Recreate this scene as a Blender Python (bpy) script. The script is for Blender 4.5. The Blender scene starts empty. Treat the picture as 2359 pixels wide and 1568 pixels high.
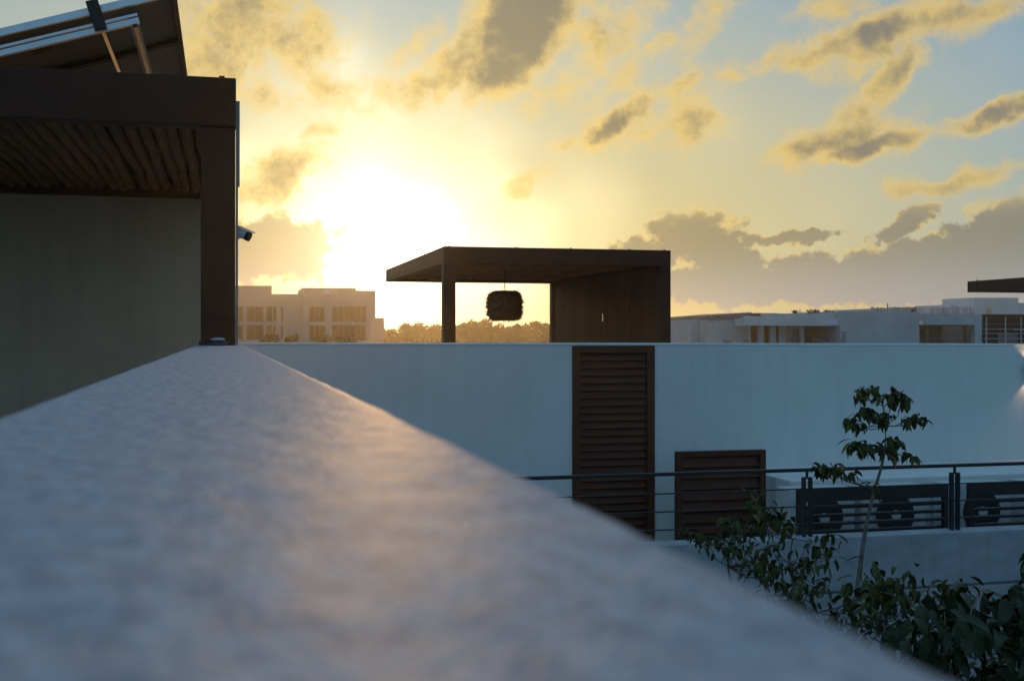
import bpy, math, random
from mathutils import Vector, Matrix, Euler, noise as mnoise

random.seed(7)
R = math.radians
sc = bpy.context.scene
col = sc.collection

# ------------------------------------------------------------------ camera
# datum: z = 0 is eye level; +Y runs along the parapet, +X along the house fronts
YAW = 13.9
FPX = 2694.0 / 2359.0            # focal length in picture widths
cd = bpy.data.cameras.new('camera')
cam = bpy.data.objects.new('camera', cd)
col.objects.link(cam)
cam.location = (0, 0, 0)
cam.rotation_euler = (R(90), 0, -R(YAW))
cd.sensor_width = 23.5
cd.lens = 23.5 * FPX
cd.shift_y = -11.0 / 2359.0
cd.clip_start = 0.02
cd.clip_end = 6000
cd.dof.use_dof = True
cd.dof.focus_distance = 6.5
cd.dof.aperture_fstop = 6.3
sc.camera = cam

# ------------------------------------------------------------------ sky, sun, exposure
SUN_AZ, SUN_EL = 7.9, 4.1        # degrees, azimuth clockwise from +Y
c_, s_ = math.cos(R(YAW)), math.sin(R(YAW))


def azel(px, py):
    """direction (degrees) of a point of the 2359 px wide survey picture"""
    rx = (px - 1179.5) / 2694.0
    ry = (773.0 - py) / 2694.0
    return math.degrees(math.atan(rx)) + YAW, math.degrees(math.atan(ry / math.sqrt(1 + rx * rx)))


world = bpy.data.worlds.new('World')
sc.world = world
world.use_nodes = True
wt = world.node_tree
wt.nodes.clear()
WN = wt.nodes.new
WL = wt.links.new


def wmath(op, a, b=None, c=None, clamp=False):
    n = WN('ShaderNodeMath')
    n.operation = op
    n.use_clamp = clamp
    for i, v in enumerate((a, b, c)):
        if v is None:
            continue
        if isinstance(v, (int, float)):
            n.inputs[i].default_value = v
        else:
            WL(v, n.inputs[i])
    return n.outputs[0]


def wrange(v, a, b, lo=0.0, hi=1.0, smooth=True):
    n = WN('ShaderNodeMapRange')
    n.interpolation_type = 'SMOOTHSTEP' if smooth else 'LINEAR'
    WL(v, n.inputs[0])
    for i, x in zip((1, 2, 3, 4), (a, b, lo, hi)):
        n.inputs[i].default_value = x
    return n.outputs[0]


def wmix(f, a, b, blend='MIX'):
    n = WN('ShaderNodeMix')
    n.data_type = 'RGBA'
    n.blend_type = blend
    n.clamp_factor = True
    if isinstance(f, (int, float)):
        n.inputs[0].default_value = f
    else:
        WL(f, n.inputs[0])
    for i, v in ((6, a), (7, b)):
        if isinstance(v, tuple):
            n.inputs[i].default_value = (*v, 1.0)
        else:
            WL(v, n.inputs[i])
    return n.outputs[2]


def wscale(colr, f):
    n = WN('ShaderNodeVectorMath')
    n.operation = 'SCALE'
    if isinstance(colr, tuple):
        n.inputs[0].default_value = colr
    else:
        WL(colr, n.inputs[0])
    if isinstance(f, (int, float)):
        n.inputs['Scale'].default_value = f
    else:
        WL(f, n.inputs['Scale'])
    return n.outputs[0]


def wadd(a, b):
    n = WN('ShaderNodeVectorMath')
    n.operation = 'ADD'
    WL(a, n.inputs[0])
    WL(b, n.inputs[1])
    return n.outputs[0]


tc = WN('ShaderNodeTexCoord')
nz = WN('ShaderNodeVectorMath')
nz.operation = 'NORMALIZE'
WL(tc.outputs['Generated'], nz.inputs[0])
sx = WN('ShaderNodeSeparateXYZ')
WL(nz.outputs[0], sx.inputs[0])
az = wmath('MULTIPLY', wmath('ARCTAN2', sx.outputs[0], sx.outputs[1]), 57.29578)
el = wmath('MULTIPLY', wmath('ARCSINE', sx.outputs[2]), 57.29578)

sky = WN('ShaderNodeTexSky')
sky.sky_type = 'NISHITA'
sky.sun_disc = False
sky.sun_elevation = R(SUN_EL)
sky.sun_rotation = R(SUN_AZ)
sky.altitude = 10
sky.air_density = 1.0
sky.dust_density = 1.6
sky.ozone_density = 3.0
up_ = wrange(el, -2.5, 0.5)
base = wmix(1.0, wscale(sky.outputs[0], 0.05), (0.80, 1.0, 1.18), 'MULTIPLY')
# even blue radiance added over the whole sky to brighten the shade
base = wadd(base, wscale((0.115, 0.235, 0.335), up_))

# aureole: sunlight scattered forward by thin low cloud round the sun
sd = Vector((math.sin(R(SUN_AZ)) * math.cos(R(SUN_EL)), math.cos(R(SUN_AZ)) * math.cos(R(SUN_EL)), math.sin(R(SUN_EL))))
dt = WN('ShaderNodeVectorMath')
dt.operation = 'DOT_PRODUCT'
WL(nz.outputs[0], dt.inputs[0])
dt.inputs[1].default_value = sd
ang = wmath('MULTIPLY', wmath('ARCCOSINE', wmath('MINIMUM', dt.outputs['Value'], 0.999999)), 57.29578)
irr = WN('ShaderNodeTexNoise')
irr.inputs['Scale'].default_value = 11.0
irr.inputs['Detail'].default_value = 1
WL(nz.outputs[0], irr.inputs['Vector'])
ang_v = wmath('MULTIPLY', ang, wmath('ADD', wmath('MULTIPLY', irr.outputs['Fac'], 1.5), 0.30))
g1 = wmath('MULTIPLY', wmath('EXPONENT', wmath('MULTIPLY', ang_v, -1 / 2.4)), 3.7)
g2 = wmath('MULTIPLY', wmath('EXPONENT', wmath('MULTIPLY', ang_v, -1 / 5.0)), 0.70)
glow = wadd(wscale((1.0, 0.93, 0.68), g1), wscale((1.0, 0.86, 0.46), g2))
# low dusty air lit yellow on the sun's side of the sky
dust = wmath('MULTIPLY', wmath('MULTIPLY', wrange(ang, 10.0, 44.0, 0.95, 0.0), wrange(el, 4.0, 24.0, 1.0, 0.0)), up_)
clear = wadd(wmix(dust, base, (0.66, 0.55, 0.25)), glow)

# clouds: a handful of soft banks and streaks, broken up by fractal noise
cp = WN('ShaderNodeCombineXYZ')
WL(az, cp.inputs[0])
WL(el, cp.inputs[1])


def wnoise(vec, scale, detail, rough, dist=0.0):
    n = WN('ShaderNodeTexNoise')
    n.inputs['Scale'].default_value = scale
    n.inputs['Detail'].default_value = detail
    n.inputs['Roughness'].default_value = rough
    n.inputs['Distortion'].default_value = dist
    WL(vec, n.inputs['Vector'])
    return n


w1 = wnoise(cp.outputs[0], 0.42, 4, 0.6)
wv = WN('ShaderNodeVectorMath')
wv.operation = 'MULTIPLY_ADD'
WL(w1.outputs['Color'], wv.inputs[0])
wv.inputs[1].default_value = (2.6, 1.8, 0)
wv.inputs[2].default_value = (-1.3, -0.9, 0)
wp = wadd(cp.outputs[0], wv.outputs[0])
fb = wnoise(wp, 0.52, 8, 0.66).outputs['Fac']

# x, y, half width, half height (survey pixels), turn (degrees), weight
CLOUDS = [
    (560, 60, 230, 150, 0, 1.0), (480, 150, 130, 80, 0, 0.95), (745, 195, 130, 50, -28, 0.85), (680, 90, 110, 110, 20, 1.05), (600, 210, 200, 40, -10, 0.7),
    (1215, 45, 190, 105, 42, 1.75), (1150, 150, 120, 70, 45, 1.45), (1010, 190, 190, 45, 10, 1.0), (1060, 160, 120, 60, 20, 1.0),
    (940, 120, 130, 34, 35, 0.74), (1400, 85, 150, 80, 42, 0.78), (1300, 190, 170, 50, 35, 0.72),
    (1500, 120, 230, 36, 35, 0.72), (1640, 45, 110, 42, 50, 0.8),
    (1415, 280, 120, 36, 38, 1.3), (1312, 336, 70, 17, 12, 0.85), (1480, 300, 120, 54, 20, 0.8),
    (1590, 275, 95, 70, 0, 1.05), (1560, 205, 110, 30, 25, 0.72), (1675, 186, 42, 22, 10, 0.8),
    (2010, 85, 155, 50, 14, 1.45), (1850, 138, 140, 34, 5, 1.05), (2190, 40, 150, 42, 8, 1.15), (1930, 158, 90, 38, 0, 0.9),
    (1930, 15, 90, 34, 10, 0.8), (2045, 185, 125, 42, 48, 0.92), (1970, 262, 80, 50, 40, 1.05),
    (1935, 322, 165, 44, 13, 1.15), (2010, 335, 120, 28, 13, 1.4), (2315, 262, 120, 30, 16, 1.5),
    (2200, 422, 150, 26, 13, 0.9), (2095, 440, 70, 36, 10, 0.9), (2082, 522, 95, 26, 22, 1.15),
    (640, 402, 110, 56, 32, 1.25), (735, 298, 60, 16, 20, 0.7),
    (640, 555, 150, 62, 0, 1.3), (600, 600, 170, 60, 0, 1.2), (1195, 430, 85, 28, 32, 0.85),
    (1590, 540, 110, 62, 0, 1.3), (1500, 580, 90, 50, 0, 1.2), (1680, 590, 100, 60, -10, 1.2), (1800, 548, 200, 18, 4, 0.95),
    (1990, 660, 520, 50, 0, 1.5), (1880, 620, 110, 46, 0, 1.3), (2010, 610, 90, 42, 0, 1.25), (2130, 600, 100, 52, 0, 1.4),
    (2340, 560, 150, 95, 10, 1.5), (2260, 640, 280, 74, 0, 1.45), (1640, 660, 220, 44, 0, 1.25),
]
acc = None
for (x, y, rx_, ry_, rot, wgt) in CLOUDS:
    a0, e0 = azel(x, y)
    mp = WN('ShaderNodeMapping')
    mp.vector_type = 'TEXTURE'
    mp.inputs['Location'].default_value = (a0, e0, 0)
    mp.inputs['Rotation'].default_value = (0, 0, R(rot))
    mp.inputs['Scale'].default_value = (rx_ / 47.0, ry_ / 47.0, 1)
    WL(wp, mp.inputs['Vector'])
    ln = WN('ShaderNodeVectorMath')
    ln.operation = 'LENGTH'
    WL(mp.outputs[0], ln.inputs[0])
    v = wrange(ln.outputs['Value'], 0.05, 1.75, wgt, 0.0)
    acc = v if acc is None else wmath('MAXIMUM', acc, v)
# beyond the picture the same broken cloud goes on
far_n = wnoise(wp, 0.085, 1, 0.55).outputs['Fac']
outside = wmath('MAXIMUM', wrange(wmath('ABSOLUTE', wmath('SUBTRACT', az, YAW)), 25.0, 34.0), wrange(el, 17.5, 24.0))
far_c = wmath('MULTIPLY', wrange(far_n, 0.50, 0.70, 0.0, 1.0), outside)
acc = wmath('MAXIMUM', acc, far_c)
dens = wmath('ADD', acc, wmath('MULTIPLY', wmath('SUBTRACT', fb, 0.5), 1.55))
# the low cumulus is lumpier
lump = wnoise(cp.outputs[0], 1.25, 5, 0.55).outputs['Fac']
dens = wmath('ADD', dens, wmath('MULTIPLY', wmath('MULTIPLY', wmath('SUBTRACT', lump, 0.5), wrange(el, 5.2, 7.0, 1.0, 0.55)), 1.25))
crisp = wrange(el, 5.2, 7.0, 1.0, 0.0)
mixa = WN('ShaderNodeMix')
WL(crisp, mixa.inputs[0])
WL(wrange(dens, 0.16, 1.02), mixa.inputs[2])
WL(wrange(dens, 0.40, 0.74, 0.0, 0.86), mixa.inputs[3])
alpha = wmath('MULTIPLY', mixa.outputs[0], up_)
shift = WN('ShaderNodeVectorMath')
shift.operation = 'ADD'
WL(wp, shift.inputs[0])
shift.inputs[1].default_value = (-0.55, -0.30, 0.0)
fb2 = wnoise(shift.outputs[0], 0.52, 4, 0.62).outputs['Fac']
tk_ = wmath('ADD', dens, wmath('MULTIPLY', wmath('SUBTRACT', fb2, fb), 1.3))
crisp = wrange(el, 5.2, 7.0, 1.0, 0.0)
mixt = WN('ShaderNodeMix')
WL(crisp, mixt.inputs[0])
WL(wrange(tk_, 0.60, 1.55), mixt.inputs[2])
WL(wrange(tk_, 0.42, 0.80), mixt.inputs[3])
thick = mixt.outputs[0]
near = wmath('EXPONENT', wmath('MULTIPLY', ang, -1 / 11.0))
low = wrange(el, 1.0, 5.0, 1.0, 0.0)
lit = wadd(wscale((0.70, 0.50, 0.16), 1.0), wscale((0.55, 0.40, 0.12), near))
dark_c = wadd(wmix(low, (0.20, 0.19, 0.150), (0.31, 0.33, 0.38)), wscale((0.26, 0.14, -0.03), near))
cl = wmix(thick, lit, dark_c)
# clouds away from the sun are lit by the sky alone
away = wrange(ang, 30.0, 65.0)
cl = wmix(away, cl, (0.17, 0.27, 0.40))
full = wmix(wmath('MULTIPLY', alpha, 0.90), clear, cl)
# the glare drowns the cloud next to the sun
full = wadd(full, wscale((1.0, 0.90, 0.62), wmath('MULTIPLY', wmath('EXPONENT', wmath('MULTIPLY', ang, -1 / 1.8)), 1.6)))
bg = WN('ShaderNodeBackground')
WL(full, bg.inputs['Color'])
bg.inputs['Strength'].default_value = 1.0
wo = WN('ShaderNodeOutputWorld')
WL(bg.outputs[0], wo.inputs['Surface'])
world.cycles.sampling_method = 'MANUAL'
world.cycles.sample_map_resolution = 1024

sl = bpy.data.lights.new('sun', 'SUN')
sl.energy = 1.45
sl.angle = R(0.6)
sl.color = (1.0, 0.54, 0.17)
so = bpy.data.objects.new('sun', sl)
col.objects.link(so)
so.rotation_euler = (-sd).to_track_quat('-Z', 'Y').to_euler()
so.location = (20, 60, 30)

sc.view_settings.view_transform = 'Standard'
sc.view_settings.look = 'None'
sc.view_settings.gamma = 1.0
sc.view_settings.exposure = 0.0
sc.view_settings.use_curve_mapping = False
sc.render.engine = 'CYCLES'
sc.cycles.use_denoising = True
sc.cycles.max_bounces = 6
sc.cycles.volume_bounces = 0
sc.cycles.sample_clamp_indirect = 6.0


# ------------------------------------------------------------------ materials
def mat(name, rgb, rough=0.7, var=0.12, vscale=6.0, bump=0.0, bscale=40.0, metal=0.0, rgb2=None, stretch=(1, 1, 1), spec=0.5, bdist=0.01, streak=0.0, patch=(0.3, 0.7)):
    m = bpy.data.materials.new(name)
    m.use_nodes = True
    nt = m.node_tree
    b = nt.nodes['Principled BSDF']
    b.inputs['Roughness'].default_value = rough
    b.inputs['Metallic'].default_value = metal
    b.inputs['Specular IOR Level'].default_value = spec
    tcn = nt.nodes.new('ShaderNodeTexCoord')
    mp = nt.nodes.new('ShaderNodeMapping')
    mp.inputs['Scale'].default_value = stretch
    nt.links.new(tcn.outputs['Object'], mp.inputs['Vector'])
    n = nt.nodes.new('ShaderNodeTexNoise')
    n.inputs['Scale'].default_value = vscale
    n.inputs['Detail'].default_value = 7
    n.inputs['Roughness'].default_value = 0.62
    nt.links.new(mp.outputs[0], n.inputs['Vector'])
    r = nt.nodes.new('ShaderNodeMapRange')
    r.interpolation_type = 'SMOOTHSTEP'
    r.inputs[1].default_value = patch[0]
    r.inputs[2].default_value = patch[1]
    nt.links.new(n.outputs['Fac'], r.inputs[0])
    mx = nt.nodes.new('ShaderNodeMix')
    mx.data_type = 'RGBA'
    nt.links.new(r.outputs[0], mx.inputs[0])
    lo = rgb2 if rgb2 else tuple(c * (1 - var) for c in rgb)
    hi = rgb if rgb2 else tuple(min(1, c * (1 + var)) for c in rgb)
    mx.inputs[6].default_value = (*lo, 1)
    mx.inputs[7].default_value = (*hi, 1)
    # every object a slightly different shade
    oi = nt.nodes.new('ShaderNodeObjectInfo')
    rr = nt.nodes.new('ShaderNodeMapRange')
    rr.inputs[3].default_value = 1 - var * 0.7
    rr.inputs[4].default_value = 1 + var * 0.7
    nt.links.new(oi.outputs['Random'], rr.inputs[0])
    sc_ = nt.nodes.new('ShaderNodeVectorMath')
    sc_.operation = 'SCALE'
    nt.links.new(mx.outputs[2], sc_.inputs[0])
    nt.links.new(rr.outputs[0], sc_.inputs['Scale'])
    outc = sc_.outputs[0]
    if streak > 0:
        m3 = nt.nodes.new('ShaderNodeMapping')
        m3.inputs['Scale'].default_value = (5.0, 5.0, 0.35)
        nt.links.new(tcn.outputs['Object'], m3.inputs['Vector'])
        n3 = nt.nodes.new('ShaderNodeTexNoise')
        n3.inputs['Scale'].default_value = 1.6
        n3.inputs['Detail'].default_value = 6
        nt.links.new(m3.outputs[0], n3.inputs['Vector'])
        r3 = nt.nodes.new('ShaderNodeMapRange')
        r3.interpolation_type = 'SMOOTHSTEP'
        r3.inputs[1].default_value = 0.42
        r3.inputs[2].default_value = 0.68
        r3.inputs[3].default_value = 1.0
        r3.inputs[4].default_value = 1.0 - streak
        nt.links.new(n3.outputs['Fac'], r3.inputs[0])
        s3 = nt.nodes.new('ShaderNodeVectorMath')
        s3.operation = 'SCALE'
        nt.links.new(outc, s3.inputs[0])
        nt.links.new(r3.outputs[0], s3.inputs['Scale'])
        outc = s3.outputs[0]
    nt.links.new(outc, b.inputs['Base Color'])
    if bump > 0:
        n2 = nt.nodes.new('ShaderNodeTexNoise')
        n2.inputs['Scale'].default_value = bscale
        n2.inputs['Detail'].default_value = 5
        nt.links.new(mp.outputs[0], n2.inputs['Vector'])
        bp = nt.nodes.new('ShaderNodeBump')
        bp.inputs['Strength'].default_value = bump
        bp.inputs['Distance'].default_value = bdist
        nt.links.new(n2.outputs['Fac'], bp.inputs['Height'])
        nt.links.new(bp.outputs[0], b.inputs['Normal'])
    return m


M = dict(
    plaster=mat('white_plaster', (0.75, 0.75, 0.735), 0.85, 0.045, 1.1, 0.3, 60, streak=0.035),
    parapet=mat('parapet_plaster', (0.47, 0.505, 0.56), 0.66, 0.1, 95.0, 0.6, 330, rgb2=(0.31, 0.345, 0.405), bdist=0.002, stretch=(1, 0.6, 1), spec=0.05, patch=(0.38, 0.62)),  # white paint with the blue of sky-lit shade put into its colour
    greywall=mat('grey_beige_plaster', (0.56, 0.39, 0.265), 0.9, 0.06, 1.5, 0.25, 70, streak=0.08),
    concrete=mat('concrete', (0.38, 0.405, 0.44), 0.85, 0.14, 3.0, 0.35, 50, stretch=(1, 1, 2.2), streak=0.10),
    coping=mat('white_coping', (0.80, 0.80, 0.80), 0.7, 0.06, 5.0),
    brown=mat('brown_painted_steel', (0.058, 0.018, 0.007), 0.55, 0.12, 3.0, 0.08, 25, spec=0.25),
    louvre=mat('brown_louvre', (0.090, 0.028, 0.012), 0.6, 0.12, 5.0, 0.08, 30, spec=0.3),
    pole=mat('wooden_pole', (0.24, 0.072, 0.014), 0.75, 0.3, 3.0, 0.4, 30, stretch=(4, 0.6, 4)),
    plank=mat('wooden_plank', (0.14, 0.042, 0.010), 0.8, 0.3, 3.0, 0.4, 20, stretch=(4, 4, 0.5)),
    sheet=mat('roof_sheet', (0.05, 0.035, 0.028), 0.6, 0.1, 3.0),
    alu=mat('aluminium', (0.62, 0.64, 0.66), 0.32, 0.05, 8.0, metal=0.9),
    backsheet=mat('panel_backsheet', (0.24, 0.22, 0.20), 0.6, 0.05, 4.0),
    glassblue=mat('panel_glass', (0.01, 0.015, 0.03), 0.08, 0.05, 4.0),
    black=mat('black_metal', (0.016, 0.015, 0.016), 0.45, 0.1, 8.0),
    fan=mat('fan_grille_grey', (0.045, 0.043, 0.042), 0.6, 0.15, 20.0),
    sun_glint=mat('sun_glint_rail', (0.85, 0.72, 0.50), 0.12, 0.03, 8.0, metal=1.0),  # warm tint puts the sun's orange glint into the aluminium colour
    blackmatt=mat('black_plastic', (0.012, 0.011, 0.011), 0.6, 0.1, 8.0),
    whiteplastic=mat('white_plastic', (0.62, 0.62, 0.60), 0.45, 0.05, 8.0),
    greyplastic=mat('grey_plastic', (0.30, 0.31, 0.32), 0.5, 0.05, 8.0),
    fibre=mat('woven_fibre', (0.10, 0.052, 0.022), 0.85, 0.3, 12.0),
    bark=mat('bark', (0.17, 0.14, 0.115), 0.85, 0.25, 20.0, 0.4, 80),
    leaf=mat('leaf', (0.062, 0.072, 0.010), 0.55, 0.35, 7.0, spec=0.3),
    leaf2=mat('leaf_blue_green', (0.034, 0.050, 0.016), 0.5, 0.35, 7.0, spec=0.35),
    leafyellow=mat('leaf_yellowing', (0.30, 0.20, 0.03), 0.5, 0.2, 7.0),
    wood=mat('woodland_leaf', (0.036, 0.048, 0.014), 0.8, 0.3, 0.4, spec=0.1),
    farwall=mat('apartment_wall', (0.36, 0.34, 0.32), 0.85, 0.05, 0.3),
    farglass=mat('window_glass', (0.012, 0.011, 0.010), 0.6, 0.15, 0.6, spec=0.1),
    frame=mat('window_frame', (0.10, 0.09, 0.085), 0.6, 0.05, 2.0),
    site=mat('site_plaster', (0.56, 0.56, 0.55), 0.9, 0.10, 0.5),
    siteblue=mat('site_render', (0.46, 0.50, 0.52), 0.9, 0.10, 0.5),
    raw=mat('raw_concrete', (0.22, 0.21, 0.20), 0.9, 0.2, 0.8),
    rust=mat('red_brown_board', (0.09, 0.035, 0.02), 0.9, 0.2, 0.8),
    pink=mat('bare_block', (0.30, 0.22, 0.19), 0.9, 0.15, 0.8),
    net=mat('dark_green_netting', (0.010, 0.018, 0.018), 0.9, 0.25, 0.5, spec=0.1),
    pale=mat('pale_block', (0.60, 0.63, 0.66), 0.9, 0.08, 0.2),
    tan=mat('tan_block', (0.55, 0.40, 0.25), 0.9, 0.08, 0.2),
    soil=mat('soil', (0.055, 0.045, 0.032), 0.95, 0.3, 1.2, 0.6, 8),
    earth=mat('earth', (0.085, 0.08, 0.055), 0.95, 0.3, 0.06),
    tile=mat('terrace_tile', (0.36, 0.35, 0.33), 0.7, 0.1, 2.0),
)


# ------------------------------------------------------------------ geometry helpers
class MB:
    def __init__(self):
        self.v, self.f = [], []

    def add(self, verts, faces):
        b = len(self.v)
        self.v += [tuple(p) for p in verts]
        self.f += [tuple(b + i for i in q) for q in faces]
        return self

    def box(self, x0, x1, y0, y1, z0, z1):
        x0, x1 = min(x0, x1), max(x0, x1)
        y0, y1 = min(y0, y1), max(y0, y1)
        z0, z1 = min(z0, z1), max(z0, z1)
        return self.add([(x0, y0, z0), (x1, y0, z0), (x1, y1, z0), (x0, y1, z0), (x0, y0, z1), (x1, y0, z1), (x1, y1, z1), (x0, y1, z1)],
                        [(0, 3, 2, 1), (4, 5, 6, 7), (0, 1, 5, 4), (1, 2, 6, 5), (2, 3, 7, 6), (3, 0, 4, 7)])

    def hexa(self, p):
        """eight corners, bottom four then top four"""
        return self.add(p, [(0, 3, 2, 1), (4, 5, 6, 7), (0, 1, 5, 4), (1, 2, 6, 5), (2, 3, 7, 6), (3, 0, 4, 7)])

    def tube(self, pts, radii, n=6, caps=True):
        pts = [Vector(p) for p in pts]
        if isinstance(radii, (int, float)):
            radii = [radii] * len(pts)
        rings = []
        up = Vector((0, 0, 1))
        for i, p in enumerate(pts):
            t = (pts[min(i + 1, len(pts) - 1)] - pts[max(i - 1, 0)]).normalized()
            a = t.cross(up)
            if a.length < 1e-3:
                a = t.cross(Vector((1, 0, 0)))
            a.normalize()
            b = t.cross(a).normalized()
            rings.append([p + (a * math.cos(2 * math.pi * k / n) + b * math.sin(2 * math.pi * k / n)) * radii[i] for k in range(n)])
        vs = [q for r in rings for q in r]
        fs = []
        for i in range(len(pts) - 1):
            for k in range(n):
                k2 = (k + 1) % n
                fs.append((i * n + k, i * n + k2, (i + 1) * n + k2, (i + 1) * n + k))
        if caps:
            fs.append(tuple(range(n - 1, -1, -1)))
            fs.append(tuple((len(pts) - 1) * n + k for k in range(n)))
        return self.add(vs, fs)

    def bar(self, a, b, w, h):
        """rectangular bar from a to b, width w (sideways), height h"""
        a, b = Vector(a), Vector(b)
        t = (b - a).normalized()
        s = t.cross(Vector((0, 0, 1)))
        if s.length < 1e-3:
            s = Vector((1, 0, 0))
        s.normalize()
        u = s.cross(t).normalized()
        s, u = s * (w / 2), u * (h / 2)
        return self.hexa([a - s - u, b - s - u, b + s - u, a + s - u, a - s + u, b - s + u, b + s + u, a + s + u])

    def lathe(self, c, prof, n=16):
        """prof: (radius, z) pairs round the vertical axis at c"""
        vs, fs = [], []
        for (r, z) in prof:
            for k in range(n):
                t = 2 * math.pi * k / n
                vs.append((c[0] + r * math.cos(t), c[1] + r * math.sin(t), c[2] + z))
        for i in range(len(prof) - 1):
            for k in range(n):
                k2 = (k + 1) % n
                fs.append((i * n + k, i * n + k2, (i + 1) * n + k2, (i + 1) * n + k))
        fs.append(tuple(range(n - 1, -1, -1)))
        fs.append(tuple((len(prof) - 1) * n + k for k in range(n)))
        return self.add(vs, fs)

    def mesh(self, name, m, origin=(0, 0, 0), smooth=False):
        o = Vector(origin)
        me = bpy.data.meshes.new(name)
        me.from_pydata([tuple(Vector(p) - o) for p in self.v], [], self.f)
        me.materials.append(m)
        me.validate()
        if smooth:
            for p in me.polygons:
                p.use_smooth = True
        me.update()
        return me

    def build(self, name, m, parent=None, smooth=False, bevel=0.0):
        if parent is not None:
            org = wloc(parent)
            me = self.mesh(name, m, org, smooth)
            o = bpy.data.objects.new(name, me)
            o.parent = parent
        else:
            xs, ys, zs = zip(*self.v)
            org = Vector(((min(xs) + max(xs)) / 2, (min(ys) + max(ys)) / 2, min(zs)))
            me = self.mesh(name, m, org, smooth)
            o = bpy.data.objects.new(name, me)
            o.location = org
        col.objects.link(o)
        if bevel > 0:
            bv = o.modifiers.new('bevel', 'BEVEL')
            bv.width = bevel
            bv.segments = 2
        return o


def wloc(o):
    p = Vector(o.location)
    while o.parent is not None:
        o = o.parent
        p = p + Vector(o.location)
    return p


def thing(name, label, cat, loc, group=None):
    o = bpy.data.objects.new(name, None)
    col.objects.link(o)
    o.location = loc
    o.empty_display_size = 0.2
    return tag(o, label, cat, group)


def tag(o, label, cat, group=None):
    o['label'] = label
    o['category'] = cat
    if group:
        o['group'] = group
    return o


def struct(o):
    o['kind'] = 'structure'
    return o


def inst(name, me, parent, loc, rot=(0, 0, 0), scale=(1, 1, 1)):
    """a piece that shares its mesh; loc in world coordinates"""
    o = bpy.data.objects.new(name, me)
    o.parent = parent
    o.location = Vector(loc) - wloc(parent)
    o.rotation_euler = rot
    o.scale = scale
    col.objects.link(o)
    return o


def on(px, py, Y):
    """survey pixel -> (X, z) on the house-front plane at distance Y"""
    rx = (px - 1179.5) / 2694.0
    D = Y / (c_ - rx * s_)
    return Y * (rx * c_ + s_) / (c_ - rx * s_), (773.0 - py) / 2694.0 * D


def pt(px, py, D):
    """survey pixel (2500 px wide) at depth D -> world point"""
    rx = (px - 1250.0) / 2855.0
    xc = rx * D
    return Vector((xc * c_ + D * s_, -xc * s_ + D * c_, (819.0 - py) / 2855.0 * D))


GROUND = -5.5
# ------------------------------------------------------------------ ground
struct(MB().add([(-700, -500, GROUND), (900, -500, GROUND), (900, 1100, GROUND), (-700, 1100, GROUND)], [(0, 1, 2, 3)]).build('ground', M['earth']))
g = MB()
nx, ny = 40, 40
gv = []
for j in range(ny + 1):
    for i in range(nx + 1):
        X, Y = 0.13 + i * 0.35, -4 + j * 0.345
        gv.append((X, Y, GROUND + 0.06 + 0.10 * mnoise.noise(Vector((X * 0.7, Y * 0.7, 3)))))
g.add(gv, [(j * (nx + 1) + i, j * (nx + 1) + i + 1, (j + 1) * (nx + 1) + i + 1, (j + 1) * (nx + 1) + i) for j in range(ny) for i in range(nx)])
struct(g.build('garden_bed', M['soil'], smooth=True))

# ------------------------------------------------------------------ the house on the left with its parapet
PZ = -0.057
house = thing('house', 'house on the left with a grey-beige rear wall under the pergola', 'house', (-3, 6, GROUND))
MB().box(-7.0, 0.07, -3.0, 13.4, GROUND, -1.14).build('wall', M['plaster'], house)
MB().box(-7.0, -0.18, -3.0, 13.4, -1.136, -1.10).build('terrace_floor', M['tile'], house)
w = MB().box(-7.0, -0.03, 10.95, 11.15, -1.10, 1.235).build('rear_wall', M['greywall'], house)
w['label'] = 'plain grey-beige plastered wall under the pergola roof'

# parapet: one long plastered wall with a hand-trowelled top
pb = MB()
xs = [-0.162, -0.160, -0.156, -0.150] + [-0.143 + i * (0.255 / 44) for i in range(45)] + [0.117, 0.123, 0.127, 0.129]
edge = {0: 0.020, 1: 0.009, 2: 0.003, 3: 0.0008}
ys = []
y = -1.2
while y < 7.62:
    ys.append(y)
    y += 0.05 if y < 0.08 else min(0.004 + 0.006 * max(y - 0.08, 0) * 1.6, 0.05)
ys.append(7.62)
nv = len(xs)
vs = []
for Y in ys:
    for i, X in enumerate(xs):
        k = min(i, nv - 1 - i)
        dz = -edge.get(k, 0.0)
        h = 0.0007 * mnoise.fractal(Vector((X * 60, Y * 22, 1.7)), 1.0, 2.0, 4) + 0.0010 * mnoise.noise(Vector((X * 5, Y * 3, 9.1)))
        h += 0.00025 * mnoise.noise(Vector((X * 150, Y * 60, 4.4)))
        wob = 0.0022 * mnoise.noise(Vector((0.0, Y * 6, 5.0))) if k < 4 else 0.0
        vs.append((X + wob, Y, PZ + h + dz))
fs = [(j * nv + i, j * nv + i + 1, (j + 1) * nv + i + 1, (j + 1) * nv + i) for j in range(len(ys) - 1) for i in range(nv - 1)]
pb.add(vs, fs)
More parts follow.
